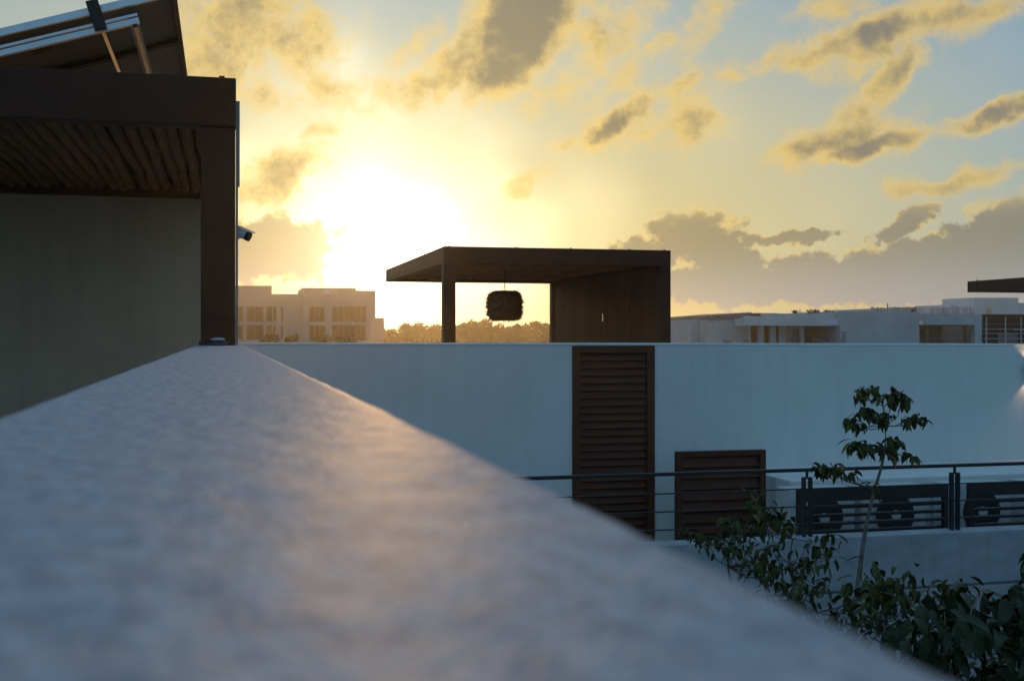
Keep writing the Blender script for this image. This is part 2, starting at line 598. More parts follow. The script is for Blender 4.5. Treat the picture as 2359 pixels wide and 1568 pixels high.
# sides and ends down to the terrace
side = []
nb = len(ys)
lo = []
for j, Y in enumerate(ys):
    lo += [(xs[0], Y, -1.14), (xs[-1], Y, -1.14)]
pb.add([vs[j * nv] for j in range(nb)] + [vs[j * nv + nv - 1] for j in range(nb)] + lo,
       [(j, j + 1, 2 * nb + 2 * (j + 1), 2 * nb + 2 * j) for j in range(nb - 1)] +
       [(nb + j + 1, nb + j, 2 * nb + 2 * j + 1, 2 * nb + 2 * (j + 1) + 1) for j in range(nb - 1)])
e = (nb - 1) * nv
pb.add([vs[e + i] for i in range(nv)] + [(xs[i], ys[-1], -1.14) for i in range(nv)], [(i + 1, i, nv + i, nv + i + 1) for i in range(nv - 1)])
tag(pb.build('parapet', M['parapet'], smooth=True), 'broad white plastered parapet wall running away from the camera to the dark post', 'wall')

# ------------------------------------------------------------------ pergola on the left
perg = thing('pergola', 'dark brown steel pergola with a crooked pole ceiling standing on the parapet', 'pergola', (-1.5, 9, -1.10))
FX = 0.074
MB().box(-0.126, FX, 7.16, 7.36, PZ + 0.001, 1.237).build('post', M['brown'], perg, bevel=0.006)
MB().box(-6.4, FX + 0.004, 7.14, 7.30, 1.240, 1.530).build('front_beam', M['brown'], perg, bevel=0.008)
MB().box(-0.09, FX, 7.302, 10.90, 1.240, 1.526).build('side_beam', M['brown'], perg, bevel=0.006)
MB().box(-6.4, FX, 10.902, 11.16, 1.240, 1.524).build('rear_beam', M['brown'], perg, bevel=0.006)
MB().box(-6.3, -0.092, 7.302, 10.898, 1.42, 1.50).build('roof_sheet', M['sheet'], perg)
MB().box(-6.4, -6.2, 7.16, 7.36, -1.10, 1.237).build('post', M['brown'], perg, bevel=0.006)
MB().box(-0.02, 0.012, 7.17, 7.30, 1.531, 1.545).build('bolt_cap', M['black'], perg)
# crooked poles of the ceiling
polemesh = []
for k in range(6):
    rng = random.Random(40 + k)
    ph, ph2 = rng.uniform(0, 6), rng.uniform(0, 6)
    pts = []
    rad = []
    for i in range(15):
        t = i / 14
        pts.append((0.006 * math.sin(ph + t * rng.uniform(9, 11)) + 0.004 * math.sin(ph2 + t * 19), t * 3.56, 0.008 * math.sin(ph2 + t * 8)))
        rad.append(0.042 + 0.003 * math.sin(ph + t * 13) + rng.uniform(-0.002, 0.002))
    polemesh.append(MB().tube(pts, rad, 7).mesh('ceiling_pole', M['pole'], smooth=True))
X = -0.135
k = 0
while X > -3.3:
    inst('ceiling_pole', polemesh[(k * 5 + k // 6) % 6], perg, (X, 7.32, 1.335 + random.uniform(-0.008, 0.008)), (0, 0, random.uniform(-0.005, 0.005)))
    X -= random.uniform(0.082, 0.10)
    k += 1
# slim steel bar on the outer side of the pergola
b = MB().box(FX + 0.003, FX + 0.016, 7.20, 7.28, PZ + 0.002, 0.9).box(FX + 0.003, FX + 0.026, 7.20, 7.28, 0.9, 1.405).build('side_bar', M['greyplastic'], perg)
b['label'] = 'slim pale grey metal bar along the post'

# security camera on that bar
cc = thing('security_camera', 'small pale security camera on the outer side of the dark post', 'camera', (FX + 0.02, 7.23, 0.60))
a = Vector((FX + 0.018, 7.24, 0.625))
d = Vector((0.85, -0.35, -0.42)).normalized()
MB().tube([a, a + d * 0.055], 0.028, 14).build('body', M['whiteplastic'], cc, smooth=False)
MB().tube([a + d * 0.0555, a + d * 0.080], 0.0285, 14).build('lens_ring', M['blackmatt'], cc)
sidev = d.cross(Vector((0, 0, 1))).normalized()
upv = sidev.cross(d).normalized()
q = a + upv * 0.031
MB().hexa([q - sidev * 0.030 - d * 0.005, q + d * 0.088 - sidev * 0.030, q + d * 0.088 + sidev * 0.030, q + sidev * 0.030 - d * 0.005,
           q - sidev * 0.026 + upv * 0.007 - d * 0.005, q + d * 0.090 - sidev * 0.026 + upv * 0.007, q + d * 0.090 + sidev * 0.026 + upv * 0.007,
           q + sidev * 0.026 + upv * 0.007 - d * 0.005]).build('sun_shield', M['whiteplastic'], cc)
MB().box(FX + 0.0165, FX + 0.03, 7.215, 7.265, 0.585, 0.655).build('bracket', M['whiteplastic'], cc)

# low lamp on the parapet at the foot of the post
lampf = thing('floor_spotlight', 'low dark spotlight with a shiny top at the foot of the dark post', 'lamp', (-0.03, 7.09, PZ))
MB().lathe((-0.03, 7.085, PZ + 0.001), [(0.055, 0.0), (0.062, 0.006), (0.062, 0.018), (0.05, 0.028), (0.046, 0.030)], 18).build('housing', M['black'], lampf, smooth=False)
MB().lathe((-0.03, 7.085, PZ + 0.0315), [(0.046, 0.0), (0.040, 0.010), (0.024, 0.016), (0.004, 0.018)], 18).build('lens', M['alu'], lampf, smooth=True)
MB().box(-0.135, -0.112, 7.10, 7.13, PZ + 0.001, PZ + 0.026).build('cable_gland', M['black'], lampf)

# solar panels on the pergola roof: they slope down to the left
T = math.radians(17.5)
A = Vector((-0.278, 7.28, 2.075))
dn = Vector((-math.cos(T), 0, -math.sin(T)))
up = Vector((-math.sin(T), 0, math.cos(T)))


def plate(mb, o, l0, l1, y0, y1, h0, h1):
    p = []
    for h in (h0, h1):
        p += [o + dn * l1 + Vector((0, y0, 0)) + up * h, o + dn * l0 + Vector((0, y0, 0)) + up * h,
              o + dn * l0 + Vector((0, y1, 0)) + up * h, o + dn * l1 + Vector((0, y1, 0)) + up * h]
    return mb.hexa(p)


for i, lab in enumerate(('tilted solar panel nearest the front edge of the pergola roof', 'tilted solar panel behind the front one on the pergola roof')):
    O = A + Vector((0, i * 1.19, 0))
    sp = thing('solar_panel', lab, 'solar panel', O + dn * 0.9, 'solar panels on the pergola roof')
    plate(MB(), O, 0.036, 1.662, 0.036, 1.134, -0.006, 0.0).build('backsheet', M['backsheet'], sp)
    plate(MB(), O, 0.036, 1.662, 0.036, 1.134, 0.0005, 0.006).build('glass', M['glassblue'], sp)
    for (l0, l1, y0, y1) in ((0, 1.698, 0, 0.034), (0, 1.698, 1.136, 1.17), (0, 0.034, 0.0345, 1.1355), (1.664, 1.698, 0.0345, 1.1355)):
        f = plate(MB(), O, l0, l1, y0, y1, -0.034, 0.008).build('frame_rail', M['alu'] if (y1 < 0.05 and i == 0) else M['brown'], sp)
    plate(MB(), O, 0.80, 0.93, 0.50, 0.60, -0.03, -0.0065).build('junction_box', M['blackmatt'], sp)
rack = thing('mounting_rack', 'aluminium mounting rack under the tilted solar panels', 'rack', (-0.9, 8.0, 1.53))
O = A
plate(MB(), O, 0.255, 1.66, -0.02, 0.02, -0.150, -0.118).build('sloping_rail', M['alu'], rack)
plate(MB(), O, 0.255, 1.66, -0.02, 0.005, -0.108, -0.092).build('sloping_rail', M['alu'], rack)
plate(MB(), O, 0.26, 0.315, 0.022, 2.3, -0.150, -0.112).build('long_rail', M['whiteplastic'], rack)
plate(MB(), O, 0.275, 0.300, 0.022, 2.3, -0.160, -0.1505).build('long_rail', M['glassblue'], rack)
plate(MB(), O, 0.465, 0.487, -0.02, 2.33, -0.0875, -0.0345).build('long_rail', M['sun_glint'], rack)
plate(MB(), O, 1.42, 1.45, -0.02, 2.33, -0.0875, -0.0345).build('long_rail', M['alu'], rack)
plate(MB(), O, 0.445, 0.515, -0.06, -0.021, -0.14, 0.03).build('clamp', M['blackmatt'], rack)
for (ll, yy) in ((1.5, 0.0), (0.28, 2.25), (1.5, 2.25)):
    p = O + dn * ll + up * -0.15 + Vector((0, yy, 0))
    MB().box(p.x - 0.02, p.x + 0.02, p.y - 0.0195, p.y + 0.0195, 1.5005 if p.y > 7.31 else 1.531, p.z).build('leg', M['alu'], rack)

# ------------------------------------------------------------------ the white house across the garden
WY = 13.6
wh = thing('white_house', 'long white rooftop wall across the garden with a tall louvred door', 'house', (6, 14, GROUND))
XL, XR = -0.6, 15.0
zl, zr = -0.075, -0.118
wall = MB()
dx0, dx1 = 4.117, 5.18


def topz(X):
    return zl + (zr - zl) * (X - XL) / (XR - XL)


def wallseg(mb, x0, x1, ya, yb, zb, off=0.0):
    mb.hexa([(x0, ya, zb), (x1, ya, zb), (x1, yb, zb), (x0, yb, zb), (x0, ya, topz(x0) + off), (x1, ya, topz(x1) + off), (x1, yb, topz(x1) + off), (x0, yb, topz(x0) + off)])


wallseg(wall, XL, dx0, WY, WY + 0.25, -2.6, -0.031)
wallseg(wall, dx1, XR, WY, WY + 0.25, -2.6, -0.031)
wall.box(dx0, dx1, WY + 0.12, WY + 0.25, -2.6, topz(4.6) - 0.035)
wall.build('wall', M['plaster'], wh)
cpm = MB()
wallseg(cpm, XL, XR, WY - 0.012, WY + 0.262, topz(5) - 0.03, 0.0)
cpm = MB()
cpm.hexa([(XL, WY - 0.01, zl - 0.03), (XR, WY - 0.01, zr - 0.03), (XR, WY + 0.26, zr - 0.03), (XL, WY + 0.26, zl - 0.03),
          (XL, WY - 0.01, zl), (XR, WY - 0.01, zr), (XR, WY + 0.26, zr), (XL, WY + 0.26, zl)])
cpm.build('coping', M['coping'], wh, bevel=0.008)
MB().box(XL, XR, 13.86, 27.6, GROUND, -1.15).build('lower_storey', M['plaster'], wh)
MB().box(XL, XR, 10.2, WY + 0.25, GROUND, -2.64).build('lower_storey', M['plaster'], wh)
MB().box(XL, XR, 10.13, WY - 0.002, -2.636, -2.60).build('terrace_floor', M['tile'], wh)
MB().box(XL, XR, 13.87, 27.6, -1.146, -1.10).build('terrace_floor', M['tile'], wh)


def louvre(parent, name, x0, x1, y, z0, z1, fw, n, depth=0.06, label=None):
    f = MB()
    f.box(x0, x0 + fw, y, y + depth, z0, z1)
    f.box(x1 - fw, x1, y, y + depth, z0, z1)
    f.box(x0 + fw + 0.0005, x1 - fw - 0.0005, y + 0.001, y + depth, z1 - fw * 0.8, z1)
    f.box(x0 + fw + 0.0005, x1 - fw - 0.0005, y + 0.001, y + depth, z0, z0 + fw * 0.8)
    f.box(x0 + fw + 0.0005, x1 - fw - 0.0005, y + depth * 0.82, y + depth, z0 + fw * 0.8, z1 - fw * 0.8)
    d = f.build(name, M['louvre'], parent, bevel=0.004)
    if label:
        d['label'] = label
    zz0, zz1 = z0 + fw * 0.85, z1 - fw * 0.85
    p = (zz1 - zz0) / n
    L = x1 - x0 - 2 * fw - 0.002
    s = MB()
    # a slanting blade with a turned lip
    prof = [(-0.020, -p * 0.44), (-0.014, -p * 0.47), (0.024, p * 0.36), (0.018, p * 0.42)]
    vs = [(sx_ * L / 2, yy, zz) for sx_ in (-1, 1) for (yy, zz) in prof]
    s.add(vs, [(0, 1, 2, 3), (7, 6, 5, 4), (0, 4, 5, 1), (1, 5, 6, 2), (2, 6, 7, 3), (3, 7, 4, 0)])
    me = s.mesh('slat', M['louvre'])
    for i in range(n):
        inst('slat', me, d, ((x0 + x1) / 2, y + depth * 0.42, zz0 + (i + 0.5) * p), (random.uniform(-0.02, 0.02), 0, 0))
    return d


louvre(wh, 'louvred_door', dx0 + 0.002, dx1 - 0.002, WY - 0.02, -2.598, topz(4.6) - 0.04, 0.10, 25, 0.09, 'tall brown louvred door reaching the top of the wall')

# free-standing louvred panel in front of the wall
cup = thing('louvred_panel', 'low brown louvred panel standing before the white wall behind the black railing', 'panel', (5.6, 12.55, -2.6))
louvre(cup, 'panel', 5.03, 6.14, 12.50, -2.598, -1.325, 0.075, 9, 0.075)
MB().box(5.10, 5.16, 12.576, 12.64, -2.598, -1.40).build('brace', M['louvre'], cup)
MB().box(6.01, 6.07, 12.576, 12.64, -2.598, -1.40).build('brace', M['louvre'], cup)

# low wall behind the air conditioners
lw = MB().box(6.27, 14.6, 12.15, 13.597, -2.599, -1.65).build('plinth', M['plaster'], bevel=0.01)
tag(lw, 'low white plinth against the wall behind the air conditioner screen', 'wall')

# air conditioners
for i, (fx, lab) in enumerate(((1900, 'air conditioner unit behind the screen, nearest the louvred cupboard'), (2065, 'air conditioner unit behind the middle of the left slatted screen'),
                               (2265, 'air conditioner unit behind the left half of the right slatted screen'), (2440, 'air conditioner unit behind the slatted screen at the right edge of the picture'))):
    X, z = on(fx, 1205, 11.68)
    wdt = 0.40
    z = -2.01
    ac = thing('air_conditioner', lab, 'air conditioner', (X, 11.9, -2.6), 'air conditioners behind the slatted screens')
    MB().box(X - wdt, X + wdt - 0.005, 11.72, 12.06, -2.54, -1.69).build('casing', M['whiteplastic'], ac, bevel=0.015)
    cz = z
    ring = MB()
    n = 28
    vs = []
    for (r, yy) in ((0.235, 11.719), (0.235, 11.69), (0.05, 11.70), (0.05, 11.719)):
        vs += [(X + r * math.cos(2 * math.pi * k / n), yy, cz + r * math.sin(2 * math.pi * k / n)) for k in range(n)]
    fs = [(a_ * n + k, a_ * n + (k + 1) % n, (a_ + 1) * n + (k + 1) % n, (a_ + 1) * n + k) for a_ in range(3) for k in range(n)]
    ring.add(vs, fs)
    ring.build('fan_grille', M['fan'], ac)
    wires = MB()
    for r in (0.09, 0.13, 0.17, 0.21):
        pts = [(X + r * math.cos(2 * math.pi * k / 24), 11.684, cz + r * math.sin(2 * math.pi * k / 24)) for k in range(25)]
        wires.tube(pts, 0.004, 4, False)
    wires.build('guard_wires', M['black'], ac)
    MB().tube([(X, 11.675, cz), (X, 11.71, cz)], 0.058, 16).build('fan_hub', M['whiteplastic'], ac)
    for sx_ in (-0.3, 0.3):
        MB().box(X + sx_ - 0.03, X + sx_ + 0.03, 11.74, 12.04, -2.599, -2.541).build('foot', M['black'], ac)

# slatted screens in front of them
for (p0, p1, lab) in ((1838, 2184, 'black slatted screen standing left before the air conditioners'), (2232, 2560, 'black slatted screen standing right before the air conditioners')):
    x0, _ = on(p0, 1125, 11.2)
    x1, _ = on(p1, 1125, 11.2)
    scn = thing('slatted_screen', lab, 'screen', ((x0 + x1) / 2, 11.2, -2.6), 'slatted screens before the air conditioners')
    MB().box(x0, x1, 11.19, 11.25, -1.75, -1.61).build('top_rail', M['black'], scn, bevel=0.004)
    for xx in (x0, x1 - 0.055):
        MB().box(xx, xx + 0.055, 11.192, 11.248, -2.598, -1.7505).build('post', M['black'], scn)
    L = x1 - x0 - 0.112
    sm = MB().hexa([(-L / 2, -0.012, -0.019), (L / 2, -0.012, -0.019), (L / 2, 0.02, -0.013), (-L / 2, 0.02, -0.013),
                    (-L / 2, -0.016, 0.011), (L / 2, -0.016, 0.011), (L / 2, 0.016, 0.017), (-L / 2, 0.016, 0.017)]).mesh('slat', M['black'])
    z = -1.815
    while z > -2.58:
        inst('slat', sm, scn, ((x0 + x1) / 2, 11.22, z))
        z -= 0.086

# concrete edge of the lower terrace and its railing
led = thing('terrace_edge', 'blue-grey concrete terrace edge with a pale top below the black railing', 'wall', (7, 10, GROUND))
MB().box(0.6, 15.0, 9.90, 10.128, -2.39, -1.888).build('upstand', M['concrete'], led, bevel=0.008)
MB().box(0.6, 15.0, 9.935, 10.128, -2.415, -2.3905).build('shadow_joint', M['raw'], led)
MB().box(0.6, 15.0, 9.885, 10.128, -3.05, -2.4155).build('slab_edge', M['concrete'], led, bevel=0.008)
MB().box(0.6, 15.0, 9.96, 10.198, GROUND, -3.0505).build('lower_wall', M['concrete'], led)
rl = thing('railing', 'black metal railing with double flat posts on the concrete terrace edge', 'railing', (7, 10, -1.888))
RY = 10.02
MB().box(0.7, 14.9, RY - 0.02, RY + 0.02, -1.278, -1.246).build('top_rail', M['black'], rl, bevel=0.004)
for z in (-1.44, -1.605, -1.77):
    MB().tube([(0.7, RY, z), (14.9, RY, z)], 0.0075, 6).build('cable_bar', M['black'], rl)
for i in (0, 2, 3, 4, 5, 6, 7):
    X = 2.18 + 1.58 * i
    p = MB()
    p.box(X - 0.046, X - 0.022, RY - 0.026, RY + 0.026, -1.886, -1.345)
    p.box(X + 0.022, X + 0.046, RY - 0.026, RY + 0.026, -1.886, -1.345)
    p.box(X - 0.046, X + 0.046, RY - 0.022, RY + 0.022, -1.344, -1.330)
    p.box(X - 0.010, X + 0.010, RY - 0.010, RY + 0.010, -1.3295, -1.2785)
    p.build('post', M['black'], rl)

# wall lamp at the right
wl = thing('wall_lamp', 'small dark up-and-down wall lamp glowing at the right edge of the white wall', 'lamp', (10.50, 13.53, -0.47))
MB().tube([(10.50, 13.52, -0.555), (10.50, 13.52, -0.385)], 0.055, 20).build('body', M['black'], wl)
MB().box(10.47, 10.53, 13.572, 13.588, -0.51, -0.43).build('wall_plate', M['black'], wl)
for (dz, rx0) in ((-0.38, math.pi), (-0.56, 0.0)):
    ld = bpy.data.lights.new('lamp_beam', 'SPOT')
    ld.energy = 3.0
    ld.color = (1.0, 0.66, 0.30)
    ld.spot_size = R(95)
    ld.spot_blend = 0.5
    ld.shadow_soft_size = 0.02
    lo_ = bpy.data.objects.new('lamp_beam', ld)
    lo_.parent = wl
    lo_.location = Vector((10.50, 13.525, dz)) - wloc(wl)
    lo_.rotation_euler = (rx0, 0, 0)
    col.objects.link(lo_)

# ------------------------------------------------------------------ pergola on the white house
pg = thing('pergola', 'brown pergola on the far roof with a plank side wall and hanging lamp', 'pergola', (5.7, 23, -1.10))
PX0, PX1, PY0, PY1 = 3.67, 7.81, 19.69, 27.0
MB().box(PX0, PX1, PY0, PY0 + 0.16, 1.24, 1.53).build('front_beam', M['brown'], pg, bevel=0.01)
MB().box(PX0, PX0 + 0.16, PY0 + 0.162, PY1, 1.242, 1.528).build('side_beam', M['brown'], pg, bevel=0.01)
MB().box(PX1 - 0.16, PX1, PY0 + 0.162, PY1, 1.242, 1.528).build('side_beam', M['brown'], pg, bevel=0.01)
MB().box(PX0 + 0.162, PX1 - 0.162, PY1 - 0.16, PY1, 1.243, 1.527).build('rear_beam', M['brown'], pg, bevel=0.01)
MB().box(PX0 + 0.163, PX1 - 0.163, PY0 + 0.163, PY1 - 0.163, 1.43, 1.50).build('roof_sheet', M['sheet'], pg)
MB().box(PX0, PX0 + 0.21, PY0 + 0.003, PY0 + 0.21, -1.098, 1.239).build('post', M['brown'], pg, bevel=0.006)
MB().box(PX1 - 0.21, PX1, PY0 + 0.003, PY0 + 0.21, -1.098, 1.239).build('post', M['brown'], pg, bevel=0.006)
MB().box(PX1 - 0.20, PX1 - 0.02, PY1 - 0.2, PY1, -1.098, 1.24).build('post', M['brown'], pg, bevel=0.006)
for px in (1095 - 60, 1190, 1315, 1450, 1530):
    X, _ = on(px, 570, PY0 + 0.08)
    MB().lathe((X, PY0 + 0.08, 1.5305), [(0.018, 0), (0.018, 0.012), (0.008, 0.02)], 8).build('bolt_cap', M['black'], pg)
X = PX0 + 0.22
k = 0
while X < PX1 - 0.2:
    inst('ceiling_pole', polemesh[(k * 5 + k // 6) % 6], pg, (X, PY0 + 0.2, 1.345 + random.uniform(-0.01, 0.01)), (0, 0, 0), (1, 1.93, 1))
    X += random.uniform(0.09, 0.105)
    k += 1
pm = []
for k in range(4):
    rng = random.Random(90 + k)
    w_ = 0.222
    m_ = MB()
    zz = [-1.098, -0.4, 0.1, 0.6, 1.238]
    vs = []
    for z in zz:
        a0, a1 = -w_ / 2 + rng.uniform(-0.004, 0.004), w_ / 2 + rng.uniform(-0.004, 0.004)
        t0 = 0.018 + rng.uniform(-0.004, 0.006)
        vs += [(-t0, a0, z), (-t0 - 0.006, 0.0, z), (-t0, a1, z), (0.012, a1, z), (0.012, a0, z)]
    fs = [(i * 5 + j, i * 5 + (j + 1) % 5, (i + 1) * 5 + (j + 1) % 5, (i + 1) * 5 + j) for i in range(4) for j in range(5)]
    m_.add(vs, fs + [(4, 3, 2, 1, 0), (20, 21, 22, 23, 24)])
    pm.append(m_.mesh('wall_plank', M['plank']))
nplank = 30
for i in range(nplank):
    yy = PY0 + 0.33 + i * 0.2265
    if i == 14:
        # a plank with a split that lets the evening light through
        x_ = PX1 - 0.11
        m_ = MB()
        m_.box(x_ - 0.018, x_ + 0.012, yy - 0.110, yy + 0.110, -1.098, 0.30)
        m_.box(x_ - 0.018, x_ + 0.012, yy - 0.110, yy + 0.110, 0.46, 1.238)
        m_.box(x_ - 0.018, x_ + 0.012, yy - 0.110, yy - 0.022, 0.3005, 0.4595)
        m_.box(x_ - 0.018, x_ + 0.012, yy + 0.085, yy + 0.110, 0.3005, 0.4595)
        m_.build('wall_plank', M['plank'], pg)
        continue
    inst('wall_plank', pm[(i * 3 + i // 4) % 4], pg, (PX1 - 0.11, yy, 0), (0, 0, random.uniform(-0.012, 0.012)))

# woven lamp hanging inside it
LD = 23.4
lc = pt(1162.5 * 1.0598, 704 * 1.0598, LD)
pl = thing('pendant_lamp', 'shaggy dark woven fibre lamp hanging under the far pergola', 'lamp', lc)
HW, HH = 0.345, 0.300
prof = []
for i in range(13):
    t = -1 + 2 * i / 12
    r = HW * (1 - abs(t) ** 5 * 0.42)
    prof.append((r * (1 + 0.02 * math.sin(i * 2.1)), t * HH))
MB().lathe(lc, prof, 30).build('shade', M['fibre'], pl, smooth=True)
fr = MB()
rng = random.Random(5)
for i in range(1500):
    th = rng.uniform(0, 2 * math.pi)
    t = rng.uniform(-1, 1)
    r = HW * (1 - abs(t) ** 5 * 0.42)
    o = Vector((r * math.cos(th), r * math.sin(th), t * HH))
    dd = Vector((math.cos(th), math.sin(th), rng.uniform(-0.5, 0.4) + 0.5 * t ** 3)).normalized()
    sd_ = dd.cross(Vector((rng.uniform(-1, 1), rng.uniform(-1, 1), rng.uniform(-1, 1)))).normalized() * rng.uniform(0.006, 0.013)
    ln_ = rng.uniform(0.02, 0.085)
    p0 = lc + o - dd * 0.02
    fr.add([p0 - sd_, p0 + sd_, p0 + dd * (ln_ + 0.02) + Vector((0, 0, -0.01))], [(0, 1, 2)])
f_ = fr.build('fringe', M['fibre'], pl)
f_['kind'] = 'stuff'
MB().tube([lc + Vector((0, 0, HH)), lc + Vector((0.004, 0, HH + 0.1)), (lc.x, lc.y, 1.31)], 0.011, 6).build('cord', M['blackmatt'], pl)
MB().tube([lc + Vector((0.05, 0, HH - 0.005)), lc + Vector((0.006, 0, HH + 0.11))], 0.005, 5).tube([lc + Vector((-0.05, 0, HH - 0.005)), lc + Vector((0.002, 0, HH + 0.11))], 0.005, 5).build('hanger', M['blackmatt'], pl)

# ------------------------------------------------------------------ corner of a third pergola at the right
p3 = thing('pergola', 'corner of a dark pergola roof jutting in at the right edge above the rooftops', 'pergola', (23, 24, -1.10))
QX, QY = 20.40, 28.95
MB().box(QX, QX + 0.16, 16.0, QY, 1.22, 1.53).build('side_beam', M['brown'], p3, bevel=0.01)
MB().box(QX + 0.162, 27.0, QY - 0.16, QY, 1.222, 1.528).build('rear_beam', M['brown'], p3, bevel=0.01)
MB().box(QX + 0.162, 27.0, 16.0, QY - 0.162, 1.40, 1.50).build('roof_sheet', M['sheet'], p3)
for i, X in enumerate([QX + 0.24 + 0.115 * j for j in range(56)]):
    inst('ceiling_pole', polemesh[i % 6], p3, (X, 16.05, 1.33), (0, 0, 0), (1.2, 3.56, 1))
for (xx, yy) in ((26.7, 16.1), (26.7, 28.5), (23.6, 16.1)):
    MB().box(xx, xx + 0.2, yy, yy + 0.2, -1.098, 1.22).build('post', M['brown'], p3)
for yy in (18.0, 21.5, 24.5, 26.6, 28.6):
    MB().lathe((QX + 0.08, yy, 1.5305), [(0.03, 0), (0.03, 0.02), (0.012, 0.03)], 8).build('bolt_cap', M['black'], p3)
h3 = MB().box(19.5, 30.0, 15.0, 33.0, GROUND, -1.10).build('flat_roofed_house', M['plaster'])
tag(h3, 'flat white house hidden below the dark pergola corner at the right', 'house')

# ------------------------------------------------------------------ apartment block against the sun
AY = 180.0
ap = thing('apartment_building', 'pale apartment block with stepped roof in the sun glare beside the dark post', 'building', (on(700, 773, AY)[0], AY + 6, GROUND))


def px(x, y, Y=AY):
    return on(x, y, Y)


def fbox(mb, xa, xb, ya, yb, Y, Yb, ztop=None, zbot=None):
    """box whose front at Y covers survey pixels xa..xb, ya..yb"""
    X0, _ = on(xa, 773, Y)
    X1, _ = on(xb, 773, Y)
    zt = on((xa + xb) / 2, ya, Y)[1] if ztop is None else ztop
    zb = (on((xa + xb) / 2, yb, Y)[1] if yb is not None else GROUND) if zbot is None else zbot
    return mb.box(X0, X1, Y, Yb, zb, zt)


def facade(parent, xa, xb, ya, Y, depth, holes, m, name='wall'):
    """wall block with real openings: holes are (x0, x1, y0, y1) in survey pixels, sorted columns"""
    mb = MB()
    T_ = 0.35
    xs_ = sorted(set([xa, xb] + [h[0] for h in holes] + [h[1] for h in holes]))
    for i in range(len(xs_) - 1):
        a_, b_ = xs_[i], xs_[i + 1]
        hs = sorted([h for h in holes if h[0] <= a_ and h[1] >= b_], key=lambda h: h[2])
        yt = ya
        for h in hs:
            fbox(mb, a_, b_, yt, h[2], Y, Y + T_)
            yt = h[3]
        fbox(mb, a_, b_, yt, None, Y, Y + T_)
    X0, X1 = on(xa, 773, Y)[0], on(xb, 773, Y)[0]
    zt = on((xa + xb) / 2, ya, Y)[1]
    mb.box(X0, X0 + T_, Y + T_ + 0.01, Y + depth, GROUND, zt)
    mb.box(X1 - T_, X1, Y + T_ + 0.01, Y + depth, GROUND, zt)
    mb.box(X0, X1, Y + depth + 0.01, Y + depth + T_, GROUND, zt)
    mb.box(X0 + T_ + 0.01, X1 - T_ - 0.01, Y + T_ + 0.01, Y + depth, zt - 1.5, zt - 1.2)
    return mb.build(name, m, parent)


def window(parent, x0, x1, y0, y1, Y, bars=1, gm='farglass', inset=0.22):
    X0, X1 = on(x0, 773, Y)[0], on(x1, 773, Y)[0]
    z1, z0 = on((x0 + x1) / 2, y0, Y)[1], on((x0 + x1) / 2, y1, Y)[1]
    f = MB()
    t = 0.07
    yb = Y + inset
    f.box(X0 + 0.004, X0 + t, yb, yb + 0.06, z0 + 0.004, z1 - 0.004).box(X1 - t, X1 - 0.004, yb, yb + 0.06, z0 + 0.004, z1 - 0.004)
    f.box(X0 + t, X1 - t, yb, yb + 0.06, z0 + 0.004, z0 + t).box(X0 + t, X1 - t, yb, yb + 0.06, z1 - t, z1 - 0.004)
    for i in range(bars):
        xc = X0 + (X1 - X0) * (i + 1) / (bars + 1)
        f.box(xc - 0.03, xc + 0.03, yb, yb + 0.06, z0 + t, z1 - t)
    fo = f.build('window', M['frame'], parent)
    for i in range(bars + 1):
        a_ = X0 + (X1 - X0) * i / (bars + 1)
        b_ = X0 + (X1 - X0) * (i + 1) / (bars + 1)
        MB().box(a_ + 0.05, b_ - 0.05, yb + 0.062, yb + 0.075, z0 + 0.05, z1 - 0.05).build('pane', M[gm], fo)


W1 = [(548, 560), (568, 607), (613, 634), (647, 652)]
W2 = [(713, 749), (765, 843)]
rows = [(706, 741), (749, 783), (791, 825)]
facade(ap, 505, 626, 658, AY, 12, [(a_, b_, y0, y1) for (a_, b_) in W1[:2] for (y0, y1) in rows] + [(613, 626 - 0.001, y0, y1) for (y0, y1) in rows], M['farwall'])
facade(ap, 626.2, 697.6, 677, AY + 0.5, 11, [(a_, b_, y0, y1) for (a_, b_) in ((629, 636), (647, 652)) for (y0, y1) in rows], M['farwall'])
facade(ap, 698, 820, 663, AY - 0.4, 12, [(713, 749, y0, y1) for (y0, y1) in rows] + [(765, 819.9, y0, y1) for (y0, y1) in rows] + [(746, 760, 669, 676)][:0], M['farwall'])
facade(ap, 820.2, 865, 669, AY - 0.4, 12, [(820.3, 843, y0, y1) for (y0, y1) in rows], M['farwall'])
mb = MB()
fbox(mb, 865.2, 885, 732, None, AY + 1, AY + 9)
mb.build('side_wing', M['farwall'], ap)
for (y0, y1) in rows:
    window(ap, 548, 560, y0, y1, AY, 0)
    window(ap, 568, 607, y0, y1, AY, 1)
    window(ap, 613, 625.9, y0, y1, AY, 0)
    window(ap, 629, 636, y0, y1, AY + 0.5, 0)
    window(ap, 647, 652, y0, y1, AY + 0.5, 0)
    window(ap, 713, 749, y0, y1, AY - 0.4, 2)
    window(ap, 765, 819.8, y0, y1, AY - 0.4, 3)
    window(ap, 820.4, 843, y0, y1, AY - 0.4, 1)
# pale dome standing in for sky glow through a parapet opening
X0, z0 = on(753, 673, AY - 0.6)
ds = MB()
ds.lathe((X0, AY - 0.75, z0 - 0.26), [(0.5, 0.0), (0.52, 0.12), (0.40, 0.30), (0.22, 0.40), (0.05, 0.44)], 16)
gap_dome = ds.build('sky_gap_dome', M['coping'], ap, smooth=True)


